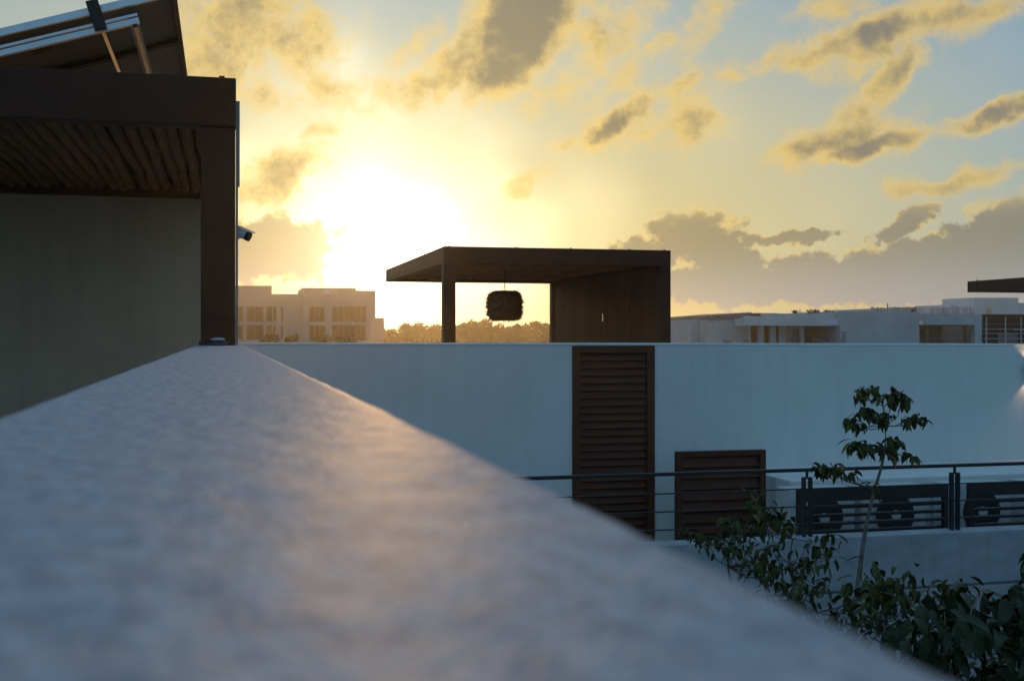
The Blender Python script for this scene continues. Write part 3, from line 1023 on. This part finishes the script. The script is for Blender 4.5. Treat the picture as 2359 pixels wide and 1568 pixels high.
# ------------------------------------------------------------------ trees in front of the block and the far wood
def clump_crown(mb, c, rx_, ry_, rz_, n, size, rng):
    for i in range(n):
        while True:
            p = Vector((rng.uniform(-1, 1), rng.uniform(-1, 1), rng.uniform(-1, 1)))
            if 0.25 < p.length < 1:
                break
        p = Vector((p.x * rx_, p.y * ry_, p.z * rz_)) * rng.uniform(0.75, 1.08)
        o = Vector(c) + p
        a_ = Vector((rng.gauss(0, 1), rng.gauss(0, 1), rng.gauss(0, 1))).normalized()
        b_ = a_.cross(Vector((rng.gauss(0, 1), rng.gauss(0, 1), rng.gauss(0, 1)))).normalized()
        s = size * rng.uniform(0.6, 1.3)
        mb.add([o - a_ * s, o + b_ * s * 0.6, o + a_ * s, o - b_ * s * 0.6], [(0, 1, 2, 3)])


def far_tree(label, pxx, pyy, Y, r, h, seed):
    rng = random.Random(seed)
    X, z = on(pxx, pyy, Y)
    t = thing('tree', label, 'tree', (X, Y, GROUND), 'small trees before the apartment block')
    tb = MB().tube([(X, Y, GROUND), (X + 0.1, Y, z - h), (X, Y, z)], [0.14, 0.1, 0.04], 6)
    for i in range(5):
        th = rng.uniform(0, 6.28)
        tb.tube([(X + 0.08, Y, z - h * 0.8), (X + math.cos(th) * r * 0.6, Y + math.sin(th) * r * 0.6, z + rng.uniform(-0.2, 0.5) * h)], [0.05, 0.02], 5)
    tb.build('trunk', M['bark'], t)
    cr = MB()
    for i in range(7):
        th = rng.uniform(0, 6.28)
        q_ = r * rng.uniform(0.1, 0.65)
        clump_crown(cr, (X + math.cos(th) * q_, Y + math.sin(th) * q_, z + rng.uniform(-0.5, 0.4) * h), r * 0.5, r * 0.5, h * 0.5, 130, 0.16, rng)
    cr.build('crown', M['wood'], t)


far_tree('round green tree before the left wing of the apartment block', 622, 785, 120, 1.35, 0.95, 1)
far_tree('small dark tree before the middle of the apartment block', 672, 787, 118, 1.1, 0.9, 2)
far_tree('green tree before the right wing windows of the apartment block', 737, 787, 121, 1.5, 0.95, 3)
far_tree('low tree under the wide windows of the apartment block', 800, 788, 119, 1.6, 0.9, 4)

wd = MB()
rng = random.Random(11)
for i in range(150):
    pxx = 872 + i * 5.0 + rng.uniform(-3, 3)
    Y = rng.uniform(186, 235)
    base_y = 767 + 4 * math.sin(i * 0.23) + rng.uniform(-9, 8)
    if 860 < pxx < 1010:
        base_y += 4
    X, z = on(pxx, base_y, Y)
    r = rng.uniform(1.1, 2.2)
    wd.tube([(X, Y, GROUND), (X, Y, z)], [0.25, 0.1], 5)
    for j in range(4):
        clump_crown(wd, (X + rng.uniform(-1, 1) * r * 0.7, Y + rng.uniform(-1, 1) * r * 0.7, z + rng.uniform(-2.6, 0.9)), r * 0.7, r * 0.7, rng.uniform(0.6, 1.1), 80, 0.30, rng)
    clump_crown(wd, (X, Y, (z + GROUND) / 2 - 0.5), r * 1.2, r * 1.2, (z - GROUND) / 2, 150, 0.5, rng)
wdo = wd.build('woodland', M['wood'])
tag(wdo, 'dark line of distant woodland under the setting sun', 'woodland')
wdo['kind'] = 'stuff'

# ------------------------------------------------------------------ building site at the right
SY = 90.0
st = thing('unfinished_building', 'unfinished pale concrete building with open rooms behind the white wall', 'building', (on(1850, 773, SY)[0], SY + 5, GROUND))


def sbox(name, m, xa, xb, ya, yb, Y, Yb, **kw):
    mb = MB()
    fbox(mb, xa, xb, ya, yb, Y, Yb, **kw)
    return mb.build(name, M[m], st)


sbox('wall', 'siteblue', 1591, 1633, 736, None, SY + 3, SY + 12)
# wing with a sloping roof edge
X0, z0 = on(1633.4, 727, SY + 1)
X1, z1 = on(1729, 719, SY + 1)
MB().hexa([(X0, SY + 1, GROUND), (X1, SY + 1, GROUND), (X1, SY + 11, GROUND), (X0, SY + 11, GROUND), (X0, SY + 1, z0 - 0.32), (X1, SY + 1, z1 - 0.42), (X1, SY + 11, z1 - 0.42), (X0, SY + 11, z0 - 0.32)]).build('wall', M['site'], st)
MB().hexa([(X0 - 0.05, SY + 0.8, z0 - 0.315), (X1, SY + 0.8, z1 - 0.415), (X1, SY + 11.1, z1 - 0.415), (X0 - 0.05, SY + 11.1, z0 - 0.315),
           (X0 - 0.05, SY + 0.8, z0), (X1, SY + 0.8, z1), (X1, SY + 11.1, z1), (X0 - 0.05, SY + 11.1, z0)]).build('roof_edge', M['raw'], st)
sbox('roof_edge', 'rust', 1729.4, 1790, 721, 727.6, SY + 2, SY + 9)
sbox('canopy', 'site', 1712, 1936, 733.5, 750, SY - 1.2, SY + 0.5)
sbox('parapet', 'site', 1756, 1935.6, 722, 733.3, SY - 0.9, SY - 0.6)
sbox('parapet', 'site', 1715, 1755.6, 728, 733.3, SY - 0.9, SY - 0.6)
sbox('tarpaulin', 'pale', 1905, 1935, 735, 747, SY - 1.23, SY - 1.205)
sbox('pier', 'site', 1725, 1730, 750.2, None, SY + 0.6, SY + 1)
sbox('pier', 'site', 1747, 1760, 750.2, None, SY + 0.6, SY + 0.9)
sbox('pier', 'site', 1774, 1788, 750.2, None, SY + 0.7, SY + 1.0)
sbox('pier', 'site', 1795, 1812, 750.2, None, SY + 0.9, SY + 1.2)
sbox('pier', 'site', 1814, 1840, 750.2, None, SY + 1.5, SY + 1.8)
sbox('pier', 'site', 1842, 1853, 750.2, None, SY + 0.7, SY + 1.0)
sbox('pier', 'pink', 1906, 1914, 752, None, SY + 1.7, SY + 2.0)
sbox('room_wall', 'rust', 1712, 1936, 750.3, None, SY + 5, SY + 5.3)
sbox('room_ceiling', 'raw', 1731, 1936, 748.5, 750.1, SY + 0.55, SY + 5.4)
sbox('room_floor', 'raw', 1700, 1938, 790.5, 799, SY - 1.2, SY + 5.4)
for (xa, ya, xb, yb) in ((1868, 786, 1925, 772), (1872, 790, 1932, 778), (1865, 780, 1915, 789), (1818, 790, 1822, 758), (1832, 757, 1836, 790)):
    X0, z0 = on(xa, ya, SY + 1.0)
    X1, z1 = on(xb, yb, SY + 1.0)
    MB().bar((X0, SY + 0.45, z0), (X1, SY + 0.48, z1), 0.10, 0.10).build('timber_prop', M['raw'], st)
sbox('wall', 'siteblue', 1936.4, 2118, 717.5, None, SY - 1.5, SY + 8)
# ladder
for xa in (1941, 1947):
    sbox('ladder_rail', 'raw', xa, xa + 1.2, 764, 792, SY - 1.75, SY - 1.68)
for yy in (767, 773, 779, 785):
    sbox('ladder_rung', 'raw', 1942.2, 1947, yy, yy + 1.2, SY - 1.74, SY - 1.69)
sbox('parapet', 'siteblue', 2133, 2244, 722, 747.5, SY - 1.9, SY - 1.5)
sbox('wall', 'siteblue', 2118.3, 2132.6, 722, 738, SY - 1.0, SY + 2)
sbox('room_ceiling', 'raw', 2120, 2246, 747.8, 750, SY - 1.7, SY + 4)
sbox('room_wall', 'pink', 2118.3, 2250, 750.3, None, SY + 3, SY + 3.3)
sbox('pier', 'raw', 2136, 2140, 750.3, None, SY - 0.8, SY - 0.5)
sbox('pier', 'raw', 2164, 2170, 750.3, None, SY + 1.6, SY + 2)
sbox('pier', 'pink', 2226, 2238, 750.3, None, SY - 0.5, SY)
sbox('room_floor', 'raw', 2119, 2250, 791, 799, SY - 1.9, SY + 3)
sbox('column', 'siteblue', 2246, 2262, 724, None, SY - 1.6, SY - 1.0)
# netted scaffold bay
sbox('netting', 'net', 2262.5, 2480, 724, 746, SY - 1.4, SY - 1.32)
sbox('netting', 'net', 2262.5, 2480, 746.3, None, SY + 1.6, SY + 1.7)
for xa in (2272, 2316, 2352, 2400):
    sbox('scaffold_tube', 'siteblue', xa, xa + 2.0, 730, 800, SY - 1.48, SY - 1.42)
for yy in (757, 767, 779):
    sbox('scaffold_tube', 'siteblue', 2266, 2440, yy, yy + 1.5, SY - 1.3, SY - 1.25)
sbox('scaffold_deck', 'site', 2352, 2440, 757, 760, SY - 1.2, SY - 0.2)
sbox('room_wall', 'raw', 2300, 2345, 768, 800, SY + 0.2, SY + 0.3)
# reinforcing bars and plants on its roof
rng = random.Random(21)
for i in range(36):
    xa = rng.uniform(1822, 1930)
    X, z = on(xa, 722, SY + 2)
    MB().tube([(X, SY + 2, z - 0.6), (X + rng.uniform(-0.03, 0.03), SY + 2, z + rng.uniform(0.12, 0.42))], 0.018, 5).build('reinforcing_bar', M['raw'], st)
for i in range(60):
    xa = rng.uniform(2005, 2245)
    X, z = on(xa, 716, SY + 14)
    MB().tube([(X, SY + 14, z - 0.9), (X + rng.uniform(-0.03, 0.03), SY + 14, z + rng.uniform(0.05, 0.36) + (xa - 2005) * 0.0008)], 0.02, 5).build('reinforcing_bar', M['raw'], st)
sbox('roof_slab', 'siteblue', 1800, 1960, 724, 727, SY + 1.2, SY + 6)
for i, (xa, r) in enumerate(((1868, 0.35), (1880, 0.3), (1832, 0.2), (1905, 0.28), (1918, 0.25))):
    cr = MB()
    X, z = on(xa, 719, SY + 3)
    clump_crown(cr, (X, SY + 3, z), r * 1.3, r, r * 0.8, 90, 0.09, rng)
    cr.tube([(X, SY + 3, z - 0.5), (X, SY + 3, z)], 0.03, 5)
    tag(cr.build('roof_plant', M['wood']), ['dark bushy plant on the roof of the unfinished building, left of centre', 'small plant on the roof next to the bushiest one', 'tiny plant at the left end of the unfinished roof',
                                           'plant among the bars right of the bushiest roof plant', 'rightmost plant on the roof of the unfinished building'][i], 'plant', 'plants on the unfinished roof')
# rubble heaps
for i, (xa, lab) in enumerate(((1774 - 100, 'small dark heap on the site floor before the blank pale wall'), (1717, 'small dark heap on the site floor beside the open rooms'))):
    X, z = on(xa, 788, SY - 2)
    hm = MB()
    for j in range(14):
        o = Vector((X + rng.uniform(-0.3, 0.3), SY - 2 + rng.uniform(-0.2, 0.2), z - 0.2 + rng.uniform(0, 0.35)))
        s = rng.uniform(0.06, 0.13)
        hm.hexa([o + Vector((a_ * s * rng.uniform(0.7, 1.2), b_ * s, c2 * s * rng.uniform(0.5, 1))) for c2 in (-1, 1) for (a_, b_) in ((-1, -1), (1, -1), (1, 1), (-1, 1))])
    tag(hm.build('rubble_heap', M['raw']), lab, 'rubble', 'rubble on the building site')
MB().box(on(1640, 773, SY - 3)[0], on(1960, 773, SY - 3)[0], SY - 3.2, SY - 1.6, GROUND, on(1700, 791, SY - 3)[1]).build('site_deck', M['site'], st)

# buildings beyond it
b1 = thing('low_building', 'low pale building with an opening coloured like glowing sky between the far pergola and the site', 'building', (on(1570, 773, 140)[0], 142, GROUND))
mb = MB()
fbox(mb, 1535, 1592, 751, 766, 140, 146)
fbox(mb, 1535, 1567, 766.2, None, 140, 146)
mb.build('wall', M['pale'], b1)
mb = MB()
fbox(mb, 1567.3, 1592, 766.2, None, 143, 146)
mb.build('sky_glow_wall', M['tan'], b1)  # tan colour stands in for sky light seen through the opening
mb = MB()
fbox(mb, 1540, 1600, 762, 763.2, 139.9, 139.98)
mb.build('ledge', M['farwall'], b1)
b2 = thing('distant_building', 'hazy blue-grey building with a box tower on the skyline under the dark pergola corner', 'building', (on(2290, 773, 230)[0], 235, GROUND))
for (nm, xa, xb, ya, Y, Yb) in (('wall', 2110, 2245, 707, 230, 245), ('wall', 2188, 2370, 702, 236, 250), ('tower', 2245, 2295, 685.5, 228, 240), ('tower', 2295.3, 2346, 685.5, 229.0, 240), ('wall', 2346.5, 2600, 698, 231, 245)):
    mb = MB()
    fbox(mb, xa, xb, ya, None, Y, Yb)
    mb.build(nm, M['pale'], b2)
mb = MB()
fbox(mb, 2276, 2284, 708, 722, 227.6, 227.9)
mb.build('panel', M['tan'], b2)
for i in range(14):
    xa = 2190 + i * 4.6
    mb = MB()
    fbox(mb, xa, xa + 1.6, 700.5 + (i % 3), 720, 235.2, 235.8)
    mb.build('pier', M['pale'], b2)
b3 = thing('distant_building', 'long grey building with bristling roof bars behind the site wall', 'building', (on(2060, 773, 160)[0], 165, GROUND))
for (xa, xb, ya) in ((2008, 2110, 711), (2098, 2112, 707.5), (1950, 2007.6, 716)):
    mb = MB()
    fbox(mb, xa, xb, ya, None, 160, 170)
    mb.build('wall', M['siteblue'], b3)
for i in range(40):
    xa = 2008 + i * 2.55
    mb = MB()
    fbox(mb, xa, xa + rng.uniform(0.4, 1.2), 711 - rng.uniform(1, 4.5), 711, 160.5, 160.7)
    mb.build('reinforcing_bar', M['raw'], b3)
mb = MB()
fbox(mb, 2045, 2046, 699, 711, 161, 161.2)
mb.build('mast', M['raw'], b3)


# ------------------------------------------------------------------ garden plants
def leaf_mesh(name, L, W, droop, fold, m, seed):
    """a long pointed leaf folded along its midrib, base at the origin, pointing +X"""
    n = 6
    vs, fs = [], []
    rng_ = random.Random(seed)
    tw = rng_.uniform(-0.25, 0.25)
    for i in range(n + 1):
        t = i / n
        wv_ = W * 0.5 * (math.sin(math.pi * min(1, t * 0.96 + 0.04) ** 0.8) ** 0.8 if 0 < t < 1 else (0.06 if t == 0 else 0.0))
        a_ = droop * t
        x = L * math.sin(a_) / droop if droop > 1e-3 else L * t
        z = -L * (1 - math.cos(a_)) / droop if droop > 1e-3 else 0
        sdv = Vector((0, math.cos(tw * t), math.sin(tw * t)))
        nrm = Vector((math.sin(a_), 0, math.cos(a_)))
        c0 = Vector((x, 0, z))
        vs += [c0 - sdv * wv_ + nrm * wv_ * fold, c0, c0 + sdv * wv_ + nrm * wv_ * fold]
    for i in range(n):
        for j in range(2):
            fs.append((i * 3 + j, i * 3 + j + 1, (i + 1) * 3 + j + 1, (i + 1) * 3 + j))
    return MB().add(vs, fs).mesh(name, m, smooth=True)


def leafset(scale, m):
    return [leaf_mesh('leaf', scale * l, scale * w_, dr, fo, M[m], 300 + i) for i, (l, w_, dr, fo) in enumerate(
        ((1.0, 0.34, 0.9, 0.35), (0.85, 0.36, 1.3, 0.45), (1.1, 0.33, 0.6, 0.25), (0.7, 0.33, 1.6, 0.5), (0.92, 0.42, 0.7, 0.3)))]


def plant(name, label, cat, trunk, trad, clusters, leaves, rng, group=None, leafcount=(9, 14), yellow=None, spread=0.03):
    """trunk: list of points from the ground up; clusters: (point, size factor, attach index)"""
    base_ = Vector(trunk[0])
    t = thing(name, label, cat, base_, group)
    n = len(trunk)
    rad = [trad * (1 - 0.75 * i / (n - 1)) for i in range(n)]
    MB().tube(trunk, rad, 7).build('trunk', M['bark'], t, smooth=True)
    brm = MB()
    extra = MB()
    made = 0
    order = list(clusters)
    rng.shuffle(order)
    clusters = order
    for (c0, f, at) in clusters:
        c0 = Vector(c0)
        s_pt = Vector(trunk[at])
        mid = s_pt.lerp(c0, 0.5) + Vector((rng.uniform(-0.02, 0.02), rng.uniform(-0.02, 0.02), -0.012 - 0.02 * f))
        brm.tube([s_pt, mid, c0], [max(rad[at] * 0.45, 0.0035), 0.0035, 0.002], 5)
        outward = (c0 - s_pt).normalized()
        k = int(rng.randint(*leafcount) * f)
        for i in range(k):
            th = i * 2.39996 + rng.uniform(-0.4, 0.4)
            q_ = rng.uniform(0, 1)
            pos = c0 + Vector([max(-1.5, min(1.5, rng.gauss(0, g_))) for g_ in (1, 1, 0.7)]) * spread * f - outward * q_ * 0.05 * f
            pitch = rng.uniform(-0.1, 1.15)
            me = leaves[rng.randrange(len(leaves))]
            s = rng.uniform(0.65, 1.15)
            if yellow and rng.random() < 0.03:
                me = yellow[rng.randrange(len(yellow))]
            rot_ = (rng.uniform(-0.7, 0.7), pitch, th)
            scl_ = (s, s * rng.uniform(0.85, 1.15), s)
            if made < 290:
                inst('leaf', me, t, pos, rot_, scl_)
            else:
                mtx = Matrix.LocRotScale(pos, Euler(rot_), Vector(scl_))
                extra.add([mtx @ v_.co for v_ in me.vertices], [tuple(p_.vertices) for p_ in me.polygons])
            made += 1
    brm.build('branches', M['bark'], t, smooth=True)
    if extra.v:
        fo_ = extra.build('foliage', leaves[0].materials[0], t, smooth=True)
        fo_['kind'] = 'stuff'
    return t


LS = leafset(0.098, 'leaf')
LM = leafset(0.100, 'leaf')
LB = leafset(0.145, 'leaf2')
LY = leafset(0.10, 'leafyellow')
rng = random.Random(3)
D0 = 8.3


def P(x, y, D=None, j=0.0):
    D = (D0 if D is None else D) + (rng.uniform(-j, j) if j else 0)
    return pt(x, y, D)


# the slender sapling: 9 trunk points
tk = [P(2085, 1500), P(2098, 1400), P(2110, 1310), P(2119, 1262), P(2135, 1195), P(2152, 1140), P(2161, 1095), P(2163, 1040), P(2156, 990)]
tk = [Vector((tk[0].x - 0.05, tk[0].y, GROUND + 0.02)), tk[0].lerp(Vector((tk[0].x - 0.05, tk[0].y, GROUND)), 0.5)] + tk
cl_ = []
for (x, y, f, at) in ((2098, 950, 1.1, 10), (2128, 946, 0.9, 10), (2190, 950, 1.2, 9), (2205, 968, 1.1, 9), (2178, 965, 0.7, 9), (2098, 1000, 0.9, 9), (2072, 1022, 0.8, 9), (2118, 1000, 0.8, 9), (2090, 1035, 0.9, 9),
                      (2150, 1015, 0.9, 9), (2168, 1008, 0.5, 9), (2228, 1016, 0.9, 9), (2248, 1018, 0.7, 9), (2185, 1068, 0.9, 8), (2200, 1076, 0.4, 8), (2078, 1085, 1.2, 8), (2100, 1092, 1.2, 8), (2122, 1090, 0.8, 8),
                      (2150, 1100, 1.1, 8), (2180, 1112, 0.35, 8), (2212, 1106, 0.4, 8), (2232, 1114, 0.3, 8), (1990, 1138, 0.6, 6), (2008, 1136, 0.7, 6), (2024, 1138, 0.9, 6), (2042, 1140, 0.7, 6), (2082, 1152, 0.35, 6), (2132, 1178, 0.5, 6)):
    cl_.append((P(x, y, None, 0.10), f, at))
plant('sapling', 'slender young tree with drooping leaf tufts rising before the black railing', 'tree', tk, 0.022, cl_, LS, rng, None, (17, 23), LY, 0.030)


def bush(name, label, region, n, D, dj, leaves, seed, cat='shrub', leafcount=(9, 13), spread=0.05, trad=0.02, fmin=0.7, fmax=1.2):
    """clusters scattered over a survey-pixel polygon's columns: region is a list of (x, ytop, ybottom)"""
    rg = random.Random(seed)
    xa, xb = region[0][0], region[-1][0]
    cx = (xa + xb) / 2
    ymid = sum(r[1] + r[2] for r in region) / (2 * len(region))
    b0 = pt(cx, ymid + 200, D)
    trunk = [Vector((b0.x, b0.y, GROUND + 0.02)), Vector((b0.x + 0.05, b0.y, GROUND + 1.0)), pt(cx + 10, ymid + 160, D), pt(cx - 8, ymid + 60, D), pt(cx, ymid, D)]
    cl2 = []
    for i in range(n):
        u = rg.random() * (len(region) - 1)
        k = min(int(u), len(region) - 2)
        f = u - k
        x = region[k][0] * (1 - f) + region[k + 1][0] * f
        y0 = region[k][1] * (1 - f) + region[k + 1][1] * f
        y1 = region[k][2] * (1 - f) + region[k + 1][2] * f
        y = rg.uniform(y0, y1)
        cl2.append((pt(x, y, D + rg.uniform(-dj, dj)), rg.uniform(fmin, fmax), 3 if y > ymid else 4))
    return plant(name, label, cat, trunk, trad, cl2, leaves, rg, 'garden shrubs below the terrace edge', leafcount, None, spread)


# leafy sprays at the left of the planting, growing up over the terrace edge
bush('shrub', 'leafy shrub spilling before the brown louvred cupboard', [(1690, 1285, 1330), (1760, 1262, 1345), (1830, 1250, 1390), (1880, 1270, 1440)], 26, 8.0, 0.3, LM, 51, leafcount=(7, 11))
bush('shrub', 'upright shrub with tufts in front of the slatted screen', [(1830, 1205, 1240), (1860, 1215, 1320), (1900, 1240, 1420), (1960, 1290, 1470), (2040, 1300, 1440)], 28, 7.6, 0.3, LM, 52, leafcount=(7, 11))
bush('shrub', 'loose shrub beneath the left sprays along the parapet edge', [(1860, 1400, 1500), (1960, 1420, 1560), (2060, 1450, 1580), (2120, 1440, 1600)], 26, 7.0, 0.3, LM, 53, leafcount=(7, 11))
bush('shrub', 'shrub with hanging oval leaves around the sapling stem', [(2090, 1340, 1480), (2140, 1340, 1560), (2200, 1370, 1560), (2225, 1420, 1560)], 24, 6.4, 0.3, LM, 54, leafcount=(7, 11))
bush('shrub', 'large-leaved shrub in the bottom right corner', [(2140, 1560, 1640), (2240, 1480, 1700), (2340, 1450, 1720), (2420, 1440, 1760), (2520, 1430, 1760)], 30, 5.0, 0.35, LB, 55, leafcount=(7, 10))
bush('shrub', 'dark shrub low along the edge of the parapet at bottom right', [(2060, 1560, 1620), (2160, 1600, 1700), (2280, 1600, 1780), (2420, 1600, 1800), (2540, 1560, 1800)], 30, 5.6, 0.35, LB, 56, leafcount=(7, 11))
bush('shrub', 'shrub rising at the right edge of the picture', [(2440, 1440, 1600), (2490, 1400, 1640), (2560, 1360, 1640)], 16, 5.3, 0.25, LB, 57, leafcount=(7, 10))
bush('shrub', 'curled leaf tuft standing alone before the concrete joint line', [(2300, 1425, 1445), (2325, 1420, 1445), (2348, 1425, 1450)], 5, 6.2, 0.1, LS, 58, leafcount=(8, 11), trad=0.012)
bush('shrub', 'few long leaves reaching in from the right before the concrete', [(2500, 1338, 1350), (2540, 1330, 1370)], 4, 5.0, 0.1, LB, 59, leafcount=(4, 6), trad=0.012)

# ------------------------------------------------------------------ evening haze
HAZE = 0.00058
if HAZE > 0:
    hz = MB().box(-690, 890, -490, 1090, GROUND - 1.0, 10.5).build('haze', M['earth'])
    hm = bpy.data.materials.new('haze')
    hm.use_nodes = True
    nt = hm.node_tree
    nt.nodes.clear()
    ou = nt.nodes.new('ShaderNodeOutputMaterial')
    pv = nt.nodes.new('ShaderNodeVolumePrincipled')
    pv.inputs['Color'].default_value = (0.97, 0.92, 0.84, 1)
    pv.inputs['Density'].default_value = HAZE
    pv.inputs['Anisotropy'].default_value = 0.8
    nt.links.new(pv.outputs[0], ou.inputs['Volume'])
    hz.data.materials.clear()
    hz.data.materials.append(hm)
    hz['kind'] = 'stuff'
    hz['label'] = 'thin golden evening haze over the rooftops'
    hz['category'] = 'haze'
